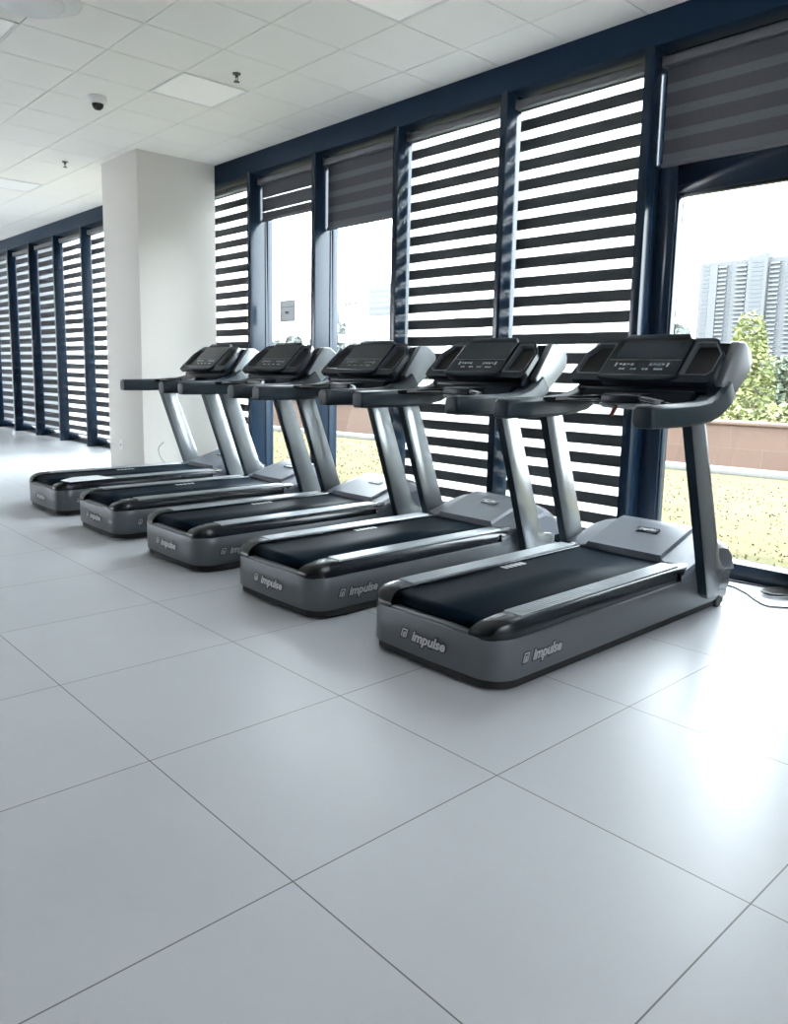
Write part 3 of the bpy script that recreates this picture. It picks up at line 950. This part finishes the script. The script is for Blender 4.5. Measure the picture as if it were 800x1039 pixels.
# tower block
tw = thing('apartment_tower', (-215, 520, GZ), 'tall pale apartment tower seen through the glass door', 'building', None, 0)
H_ = 75.5
q = MB(); q.box(-38, 45, -6, 14, 0, H_); q.box(-38, -26, -7.5, -6, 0, H_ - 2); q.box(-6, 6, -9, -6, 0, H_ + 1.5); q.box(26, 40, -8, -6, 0, H_ - 1)
q.box(-3, 3, 0, 6, H_, H_ + 4); q.box(14, 18, 0, 5, H_, H_ + 2.5)
q.build('wall', 'tower', tw, smooth=0)
for (x0, x1, yf) in ((-36, -31, -7.6), (-24, -17, -6.1), (-15, -8, -6.1), (-4, 4, -9.1), (8, 15, -6.1), (17, 24, -6.1), (28, 38, -8.1)):
    wn = MB()
    for k in range(27):
        z0 = 2.2 + k * 2.7
        wn.box(x0 + .4, x1 - .4, yf - .1, yf + .3, z0, z0 + 1.5)
    wn.build('window_strip', 'tower_dark', tw, smooth=0)
for (x0, x1, yf) in ((-25.5, -20, -7.6), (-14, -7, -7.6), (7, 13, -7.6), (18, 25, -7.6)):
    bs = MB()
    for k in range(27):
        z0 = .9 + k * 2.7
        bs.box(x0, x1, yf, -6, z0, z0 + 1.15)
    bs.build('balcony_stack', 'tower_slab', tw, smooth=0)
# far grey block
fbk = thing('office_block', (-440, 400, GZ), 'distant plain grey block at the right of the wider clear pane', 'building')
MB().box(-10, 26, -8, 8, 0, 64).build('wall', 'far', fbk, smooth=0)
wn = MB()
for k in range(14):
    wn.box(-9, 25, -8.15, -7.9, 4 + k * 4.2, 5.4 + k * 4.2)
wn.build('window_band', 'tower_dark', fbk, smooth=0)
# low pale blocks on the horizon, left panes
for k, (X, wd, h, lb) in enumerate([(-640, 60, 22, 'low pale block on the horizon left of the paper notice'), (-560, 40, 17, 'low pale block on the horizon under the billboard'), (-500, 44, 26, 'low pale block on the horizon left of the grey block')]):
    bl_ = thing('horizon_block', (X, 420 + 10 * k, GZ), lb, 'building', 'horizon blocks')
    MB().box(-wd / 2, wd / 2, -8, 8, 0, h).build('wall', 'far', bl_, smooth=0)
    wn = MB()
    for j in range(int(h / 4)): wn.box(-wd / 2 + 2, wd / 2 - 2, -8.2, -7.9, 1.5 + j * 4, 3 + j * 4)
    wn.build('window_band', 'tower_dark', bl_, smooth=0)
# street lamp
sl2 = thing('street_lamp', (-50.0, 40, GZ), 'hazy grey lamp post with long arm outside the wider clear pane', 'street lamp')
MB().tube([(0, 0, 0), (0, 0, 3.2), (0, 0, 6.2)], [.10, .08, .06], 8).build('pole', 'lamp_grey', sl2)
MB().tube([(-.6, 0, 6.15), (.8, 0, 6.32), (2.3, 0, 6.5)], .05, 6).build('arm', 'lamp_grey', sl2)
q = MB().box(1.4, 2.7, -.15, .15, 6.42, 6.66); q.bevel(.05); q.build('lamp_head', 'lamp_grey', sl2)
q = MB().box(-.3, .35, -.2, .2, 5.0, 6.0); q.bevel(.05); q.build('signal_box', 'lamp_grey', sl2)
g2 = thing('road_gantry', (-42.0, 40, GZ), 'hazy slanting road boom beside the grey block outside', 'gantry')
MB().tube([(0, 0, 0), (0, 0, 4.6)], .09, 8).build('pole', 'lamp_grey', g2)
MB().tube([(-4.9, 0, 5.55), (0, 0, 4.55)], .07, 6).build('boom', 'lamp_grey', g2)
q = MB().box(-4.9, -2.6, -.12, .12, -.11, .11, Matrix.Translation((0, 0, 0))); 
for v in q.bm.verts: v.co.z += 5.55 - (v.co.x + 4.9) * .204
q.build('boom_case', 'lamp_grey', g2, smooth=0)
bb2 = thing('billboard', (-54.3, 45, GZ), 'white billboard above the distant trees outside the wider clear pane', 'billboard')
MB().box(-1.4, 1.4, -.08, .08, 3.75, 4.5).build('panel', 'board', bb2, smooth=0)
q = MB(); q.tube([(-.9, .1, 0), (-.9, .1, 4.4)], .06, 6); q.tube([(.9, .1, 0), (.9, .1, 4.4)], .06, 6); q.build('posts', 'lamp_grey', bb2)
